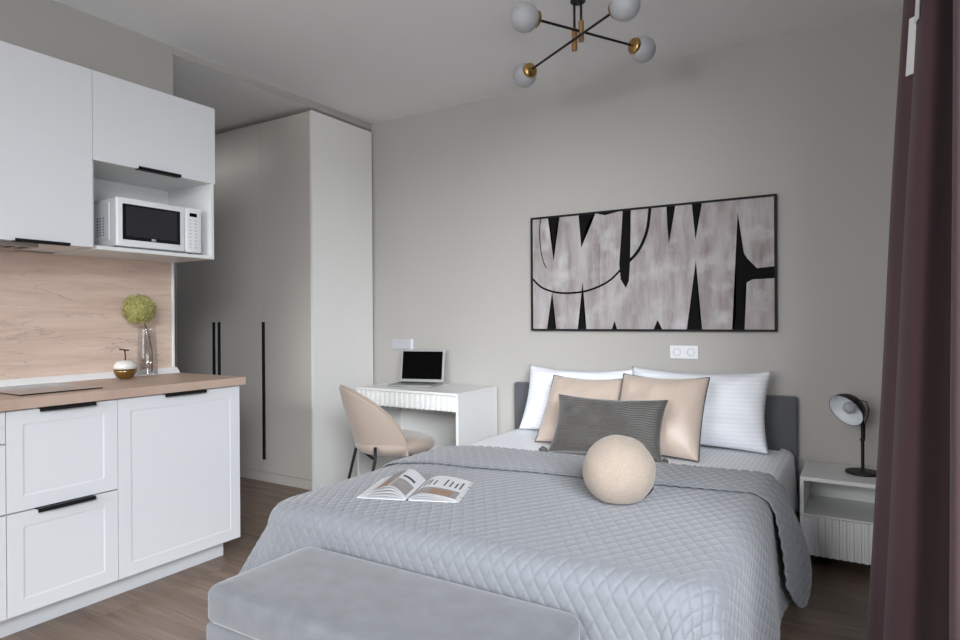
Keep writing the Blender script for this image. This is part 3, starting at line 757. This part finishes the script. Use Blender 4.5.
# ------------------------------------------------------------------ open book on the bed
BZ = .5125
ang = radians(0)
t = thing('open_book', 'open hardcover magazine with printed interior photographs on the bedspread', 'book', (-1.485, 1.955, BZ), radians(21))
HW, HL = .192, .135      # half width (one page), half height
loc_obj('cover', bx(box(-HW - .004, -.006, -HL - .004, HL + .004, 0, .0025, .0006), .006, HW + .004, -HL - .004, HL + .004, 0, .0025, .0006), M['paper'], t)
loc_obj('spine', box(-.0058, .0058, -HL - .004, HL + .004, 0, .003), M['ink'], t)
def page(side, hmax, peak, x):      # x 0..1 from spine to edge
    k = x / peak if x < peak else 1
    if x < peak: return .004 + hmax * sin(k * pi / 2)
    return .004 + hmax * (cos((x - peak) / (1 - peak) * pi / 2) ** .9 * .88 + .12)
def leaf(side, hmax, peak, wd, thick=.0008, hl=HL):
    b = bmesh.new(); n = 24
    A = grid(b, n, 2, lambda u, v: Vector((side * (.002 + u * wd), (-1 + 2 * v) * hl, page(side, hmax, peak, u))))
    B = grid(b, n, 2, lambda u, v: Vector((side * (.002 + u * wd), (-1 + 2 * v) * hl, page(side, hmax, peak, u) - thick)), True)
    for i in range(n - 1):
        for j in (0, 1): b.faces.new((A[i][j], A[i + 1][j], B[i + 1][j], B[i][j]))
    for i in (0, n - 1): b.faces.new((A[i][0], A[i][1], B[i][1], B[i][0]))
    return b
for (sd, hm, pk, wd) in ((-1, .008, .3, .188), (-1, .020, .34, .184), (-1, .032, .38, .172), (-1, .044, .42, .155), (1, .008, .3, .186), (1, .016, .3, .184), (1, .022, .3, .182)):
    loc_obj('page', leaf(sd, hm, pk, wd), M['paper'], t, False)
def printed(side, hmax, peak, wd, u0, u1, v0, v1, m, name):
    b = bmesh.new(); grid(b, 14, 2, lambda u, v: Vector((side * (.002 + (u0 + (u1 - u0) * u) * wd), (-1 + 2 * (v0 + (v1 - v0) * v)) * HL, page(side, hmax, peak, u0 + (u1 - u0) * u) + .0006)))
    return loc_obj(name, b, m, t)
L = (-1, .044, .42, .155); Rr = (1, .022, .3, .182)
printed(*L, .48, .98, .03, .97, M['print_grey'], 'printed_photo')
printed(*L, .05, .45, .03, .45, M['print_grey'], 'printed_photo')
b = bmesh.new(); printed(*L, .55, .92, .04, .40, M['print_tan'], 'printed_photo').location.z += .0005
printed(*L, .10, .40, .56, .64, M['ink'], 'printed_lines')
printed(*Rr, .05, .97, .03, .36, M['print_grey'], 'printed_photo')
printed(*Rr, .40, .85, .04, .30, M['print_tan'], 'printed_photo').location.z += .0005
for i, u in enumerate((.12, .22, .34, .56, .68, .80, .90)):
    printed(*Rr, u, u + .035, .48, .82 - .05 * (i % 3), M['ink'], 'printed_lines')

# ------------------------------------------------------------------ bench at the foot of the bed
t = thing('bench', 'grey suede storage bench at the foot of the bed', 'bench', (-1.12, 1.31, 0))
def softbox(x0, x1, y0, y1, z0, z1, r, crown=0, wob=0):
    b = box(x0, x1, y0, y1, z0, z1, r, 6)
    return b
def cushion_box(x0, x1, y0, y1, z0, z1, r, crown):
    b = bmesh.new(); nx, ny = 60, 30
    cx, cy = (x0 + x1) / 2, (y0 + y1) / 2; hx, hy = (x1 - x0) / 2, (y1 - y0) / 2
    prof = [(0.0, z0)] + [(r * 0.15, z0)]  # inset, z
    loops = []
    sec = [(r * .3, z0), (0, z0 + .012), (0, z1 - r)] + [(r * (1 - cos(k * pi / 12)), z1 - r + r * sin(k * pi / 12)) for k in range(1, 7)]
    def ring(ins, z, cr=.035):
        pts = []
        rr = max(.004, cr - ins * .5); X, Y = hx - ins, hy - ins
        for (sx, sy, a0_) in ((1, 1, 0), (-1, 1, pi / 2), (-1, -1, pi), (1, -1, 3 * pi / 2)):
            for k in range(9):
                a = a0_ + k * pi / 16
                pts.append(Vector((cx + sx * (X - rr) + rr * cos(a), cy + sy * (Y - rr) + rr * sin(a), z)))
        return [b.verts.new(p) for p in pts]
    for ins, z in sec: loops.append(ring(ins, z))
    for k, f in ((1, .03), (2, .06), (3, .10), (4, .14)):
        loops.append(ring(r + f * hy * 5 * .2 * k * .5, z1 + crown * (k / 4)))
    for a_, c_ in zip(loops, loops[1:]):
        n = len(a_)
        for k in range(n): b.faces.new((a_[k], a_[(k + 1) % n], c_[(k + 1) % n], c_[k]))
    b.faces.new(loops[-1]); b.faces.new(loops[0][::-1]); return b
obj('lid_cushion', cushion_box(-1.625, -.622, 1.120, 1.526, .314, .416, .026, .005), M['suede'], t, True)
obj('bench_box', box(-1.622, -.625, 1.123, 1.520, .02, .309, .012, 3), M['suede'], t, 'auto')
for x in (-1.55, -.70):
    for y in (1.18, 1.45): obj('foot', box(x - .02, x + .02, y - .02, y + .02, 0, .02), M['black'], t)

# ------------------------------------------------------------------ nightstand and lamp
NX0, NX1, NY0, NY1, NZ = -.258, .20, 3.315, 3.69, .425
t = thing('nightstand', 'small white nightstand with an open shelf and ribbed drawer', 'nightstand', (-.03, 3.5, 0), 0)
obj('top_panel', box(NX0, NX1, NY0 - .002, NY1, NZ - .018, NZ, .001), M['carcass'], t)
b = bmesh.new(); bx(b, NX0, NX0 + .016, NY0, NY1, .065, NZ - .0185); bx(b, NX1 - .016, NX1, NY0, NY1, .065, NZ - .0185)
bx(b, NX0 + .0165, NX1 - .0165, NY0 + .002, NY1, .238, .252); bx(b, NX0 + .0165, NX1 - .0165, NY1 - .012, NY1, .065, NZ - .019); bx(b, NX0 + .0165, NX1 - .0165, NY0 + .02, NY1 - .012, .065, .08)
obj('body', b, M['carcass'], t)
obj('drawer', ribbed(NX0, NX1, NY0 - .019, .066, .246, .028, .007), M['carcass'], t)
for x in (NX0 + .04, NX1 - .04):
    for y in (NY0 + .06, NY1 - .04): obj('leg', box(x - .015, x + .015, y - .015, y + .015, 0, .064), M['black'], t)
LX, LY = -.004, 3.52
t = thing('desk_lamp', 'black metal table lamp with a tilted dome shade on the nightstand', 'lamp', (LX, LY, NZ + .0005))
obj('base', lathe(bmesh.new(), [(0, NZ + .001), (.072, NZ + .001), (.074, NZ + .006), (.072, NZ + .012), (.02, NZ + .014), (0, NZ + .014)], 40, (LX, LY, 0)), M['black'], t, 'auto')
b = bmesh.new(); tube(b, [(LX, LY, NZ + .012), (LX, LY, NZ + .16), (LX, LY, NZ + .325)], .0075, 12); tube(b, [(LX, LY, NZ + .158), (LX, LY, NZ + .168)], .011, 12)
tube(b, [(LX, LY, NZ + .29), (LX - .02, LY, NZ + .325), (LX - .035, LY, NZ + .335)], .006, 8)
obj('stem', b, M['black'], t, 'auto')
hd = Vector((-.52, -.66, -.46)).normalized()     # where the shade opens towards
apex = Vector((LX - .026, LY + .005, NZ + .340))
R3 = hd.to_track_quat('Z', 'Y').to_matrix().to_4x4()
sp = [(.0, 0), (.02, .0), (.045, .010), (.066, .028), (.079, .052), (.085, .078)]
obj('shade', lathe(bmesh.new(), sp + [(.083, .078), (.077, .053), (.064, .030), (.043, .0125), (.0, .003)], 40, apex, R3), M['black'], t, 'auto')
obj('shade_lining', lathe(bmesh.new(), [(.0, .0035), (.042, .014), (.063, .031), (.076, .053), (.0825, .0775), (.0815, .0777), (.0745, .054), (.061, .033), (.040, .016), (.0, .006)], 40, apex, R3), M['lamp_white'], t, True)
b = bmesh.new(); lathe(b, [(0, -.012), (.018, -.012), (.020, -.002), (.02, .003), (0, .003)], 20, apex, R3)
obj('cap', b, M['black'], t, 'auto')
obj('bulb', lathe(bmesh.new(), [(0, .004), (.013, .006), (.014, .02), (.026, .038), (.030, .052), (.024, .068), (.012, .076), (0, .078)], 24, apex, R3), M['opal'], t, True)
obj('cord', tube(bmesh.new(), [apex - hd * .012, apex - hd * .018 + Vector((.012, 0, .0)), (LX + .016, LY, NZ + .345), (LX + .026, LY, NZ + .315), (LX + .022, LY, NZ + .28), (LX + .010, LY, NZ + .24), (LX + .009, LY, NZ + .17)], .0025, 8), M['black'], t, True)

# ------------------------------------------------------------------ framed picture
PX0, PX1, PZ0, PZ1, PY = -1.854, -.391, 1.099, 1.836, 3.68
t = thing('framed_picture', 'wide abstract painting in a thin black frame above the bed', 'picture', ((PX0 + PX1) / 2, 3.70, PZ0))
b = bmesh.new(); f = .012
bx(b, PX0, PX1, PY - .003, 3.708, PZ0, PZ0 + f); bx(b, PX0, PX1, PY - .003, 3.708, PZ1 - f, PZ1)
bx(b, PX0, PX0 + f, PY - .003, 3.708, PZ0 + f, PZ1 - f); bx(b, PX1 - f, PX1, PY - .003, 3.708, PZ0 + f, PZ1 - f)
obj('frame', b, M['frame_black'], t)
cv = obj('canvas', box(PX0 + f, PX1 - f, PY + .004, 3.705, PZ0 + f, PZ1 - f), M['canvas'], t)
ART = {'A': [(0.083, 0.004), (0.14, 0.006), (0.123, 0.106), (0.117, 0.227), (0.11, 0.39), (0.106, 0.226), (0.1, 0.116)],
'B': [(0.228, 0.01), (0.305, 0.012), (0.277, 0.067), (0.256, 0.167), (0.240, 0.292), (0.236, 0.139)],
'Bb': [(0.298, 0.010), (0.425, 0.010), (0.383, 0.022), (0.346, 0.036), (0.326, 0.020)],
'dagger': [(0.423, 0.012), (0.457, 0.012), (0.453, 0.426), (0.447, 0.591), (0.434, 0.646), (0.413, 0.576), (0.407, 0.447), (0.417, 0.192)],
'C': [(0.602, 0.012), (0.637, 0.012), (0.621, 0.149), (0.611, 0.308), (0.605, 0.171)],
'D': [(0.70, 0.012), (0.738, 0.012), (0.721, 0.166), (0.713, 0.29), (0.707, 0.164)],
'a': [(0.076, 0.99), (0.121, 0.99), (0.11, 0.906), (0.102, 0.661), (0.089, 0.852)],
'b': [(0.221, 0.99), (0.261, 0.99), (0.25, 0.881), (0.245, 0.589), (0.233, 0.854)],
'e': [(0.373, 0.99), (0.397, 0.99), (0.385, 0.916)],
'f': [(0.547, 0.99), (0.584, 0.99), (0.564, 0.91)],
'g': [(0.678, 0.99), (0.736, 0.99), (0.725, 0.888), (0.718, 0.671), (0.714, 0.454), (0.699, 0.718), (0.686, 0.887)],
'H': [(0.867, 0.109), (0.876, 0.262), (0.888, 0.414), (0.899, 0.455), (0.933, 0.532), (0.992, 0.524), (0.992, 0.61), (0.917, 0.614), (0.897, 0.635), (0.889, 0.681), (0.889, 0.99), (0.845, 0.99), (0.858, 0.924), (0.861, 0.563), (0.864, 0.26)]}
LINES = [([(0.006, 0.539), (0.05, 0.617), (0.111, 0.662), (0.177, 0.676), (0.256, 0.664), (0.326, 0.621), (0.374, 0.568), (0.411, 0.499)], .0062),
 ([(0.448, 0.431), (0.481, 0.366), (0.507, 0.281), (0.526, 0.171), (0.536, 0.016)], .0092),
 ([(0.048, 0.015), (0.043, 0.135), (0.047, 0.273), (0.059, 0.384), (0.075, 0.45)], .003), ([(0.32, 0.268), (0.319, 0.45), (0.319, 0.647)], .0012)]
def uvp(p): return (PX0 + p[0] * (PX1 - PX0), PZ1 - p[1] * (PZ1 - PZ0))
b = bmesh.new()
for k_, (kk, pl) in enumerate(ART.items()): prism(b, [uvp(p) for p in pl], 'y', PY + .0025 - k_ * .00002, PY + .0039)
bmesh.ops.triangulate(b, faces=b.faces)
for ci, (pl, wd) in enumerate(LINES):
    P_ = [Vector((uvp(p)[0], 0, uvp(p)[1])) for p in pl]
    # smooth with Catmull-Rom
    Q = []
    for i in range(len(P_) - 1):
        p0, p1, p2, p3 = P_[max(i - 1, 0)], P_[i], P_[i + 1], P_[min(i + 2, len(P_) - 1)]
        for s_ in range(6):
            x = s_ / 6; Q.append(.5 * ((2 * p1) + (-p0 + p2) * x + (2 * p0 - 5 * p1 + 4 * p2 - p3) * x * x + (-p0 + 3 * p1 - 3 * p2 + p3) * x ** 3))
    Q.append(P_[-1]); prev = None
    for i, q in enumerate(Q):
        tn = (Q[min(i + 1, len(Q) - 1)] - Q[max(i - 1, 0)]).normalized(); nr = Vector((-tn.z, 0, tn.x)) * wd
        e = (b.verts.new((q.x + nr.x, PY + .0022, q.z + nr.z)), b.verts.new((q.x - nr.x, PY + .0022, q.z - nr.z)))
        if prev: b.faces.new((prev[0], e[0], e[1], prev[1]))
        prev = e
bb_ = obj('black_brushwork', b, M['art_black'], cv)

# ------------------------------------------------------------------ ceiling light
t = thing('ceiling_lamp', 'black and brass ceiling lamp with four opal glass globes', 'ceiling lamp', (-1.153, 2.80, ZC))
obj('canopy', lathe(bmesh.new(), [(0, ZC - .006), (.034, ZC - .006), (.036, ZC - .004), (.036, ZC - .0005), (0, ZC - .0005)], 32, (-1.153, 2.80, 0)), M['black'], t, 'auto')
for (hx, hz0, hz1, ends) in ((-1.171, 2.459, 2.561, ((-1.501, 2.993), (-.905, 2.612))), (-1.137, 2.494, 2.589, ((-1.263, 2.583), (-.977, 3.086)))):
    az = hz0 + (.042 if hx < -1.15 else .048)
    obj('rod', tube(bmesh.new(), [(hx, 2.80, hz1 - .01), (hx, 2.80, ZC - .005)], .006, 12), M['black'], t, 'auto')
    obj('hub_tube', tube(bmesh.new(), [(hx, 2.80, hz0), (hx, 2.80, hz1)], .0135, 20), M['bronze'], t, 'auto')
    A_, B_ = Vector((ends[0][0], ends[0][1], az)), Vector((ends[1][0], ends[1][1], az))
    arm = obj('arm', tube(bmesh.new(), [A_, B_], .0058, 12), M['black'], t, 'auto')
    for e, o_ in ((A_, B_), (B_, A_)):
        dr_ = (e - o_).normalized(); R4 = dr_.to_track_quat('Z', 'Y').to_matrix().to_4x4()
        obj('brass_disc', lathe(bmesh.new(), [(0, -.018), (.010, -.018), (.013, -.008), (.030, -.006), (.038, .001), (.040, .016), (.036, .016), (0, .004)], 32, e, R4), M['brass'], t, 'auto')
        c_ = e + dr_ * .066 - Vector((0, 0, .006))
        prof = [(0, -.064)] + [(.064 * sin(a * pi / 20), -.064 * cos(a * pi / 20)) for a in range(1, 20)] + [(0, .064)]
        obj('glass_globe', lathe(bmesh.new(), prof, 36, c_, R4), M['opal'], t, True)

# ------------------------------------------------------------------ curtain beside the window
PB = [(.20, 3.0), (.10, 2.75), (.000, 2.36), (.075, 2.22), (.036, 2.08), (.085, 1.99), (.16, 2.05), (.32, 2.12), (.155, 1.62), (.20, 1.53), (.27, 1.47), (.30, 1.43), (.31, 1.40)]
PT = [(.26, 3.0), (.24, 2.75), (.142, 2.36), (.20, 2.22), (.160, 2.08), (.185, 1.99), (.235, 2.05), (.34, 2.12), (.172, 1.62), (.21, 1.53), (.27, 1.47), (.30, 1.43), (.31, 1.40)]
def cr(P_, s):
    n = len(P_) - 1; x = s * n; i = min(int(x), n - 1); x -= i
    p0, p1, p2, p3 = [Vector(P_[min(max(j, 0), n)]) for j in (i - 1, i, i + 1, i + 2)]
    return .5 * ((2 * p1) + (-p0 + p2) * x + (2 * p0 - 5 * p1 + 4 * p2 - p3) * x * x + (-p0 + 3 * p1 - 3 * p2 + p3) * x ** 3)
def cur(u, v):
    z = .015 + v * 2.655; q = cr(PB, u).lerp(cr(PT, u), v)
    q.x += .006 * noise.noise(Vector((u * 14, z * 1.1, 0)))
    return Vector((q.x, q.y, z))
b = bmesh.new(); grid(b, 240, 60, cur)
t = thing('curtain', 'heavy mauve-brown floor-length curtain hanging in folds at the right edge', 'curtain', (.2, 2.0, 0))
o = obj('drape', b, M['curtain'], t, True); md = o.modifiers.new('sol', 'SOLIDIFY'); md.thickness = .003
b = bmesh.new()
def tape(b, u0, u1, z0, z1):
    def f(u, v, o):
        uu = u0 + (u1 - u0) * u; z = z0 + (z1 - z0) * v; p = cur(uu, (z - .015) / 2.655)
        q = cur(uu + .002, (z - .015) / 2.655) - cur(uu - .002, (z - .015) / 2.655); n_ = Vector((q.y, -q.x, 0)).normalized()
        if n_.y > 0: n_ = -n_
        return p + n_ * o
    grid(b, 6, 12, lambda u, v: f(u, v, .008)); grid(b, 6, 12, lambda u, v: f(u, v, .006), True)
NP = len(PB) - 1
tape(b, 2.4 / NP, 2.62 / NP, 1.90, 2.07); obj('hem_tape', b, M['tape'], t)
b = bmesh.new(); tape(b, 4.12 / NP, 4.5 / NP, 1.965, 2.22); obj('hem_tape', b, M['tape'], t)
tag(obj('curtain_track', box(.19, .25, -1.6, 3.1, ZC - .02, ZC - .0005, .002), M['plastic']), 'white ceiling track carrying the mauve-brown curtain', 'curtain track')
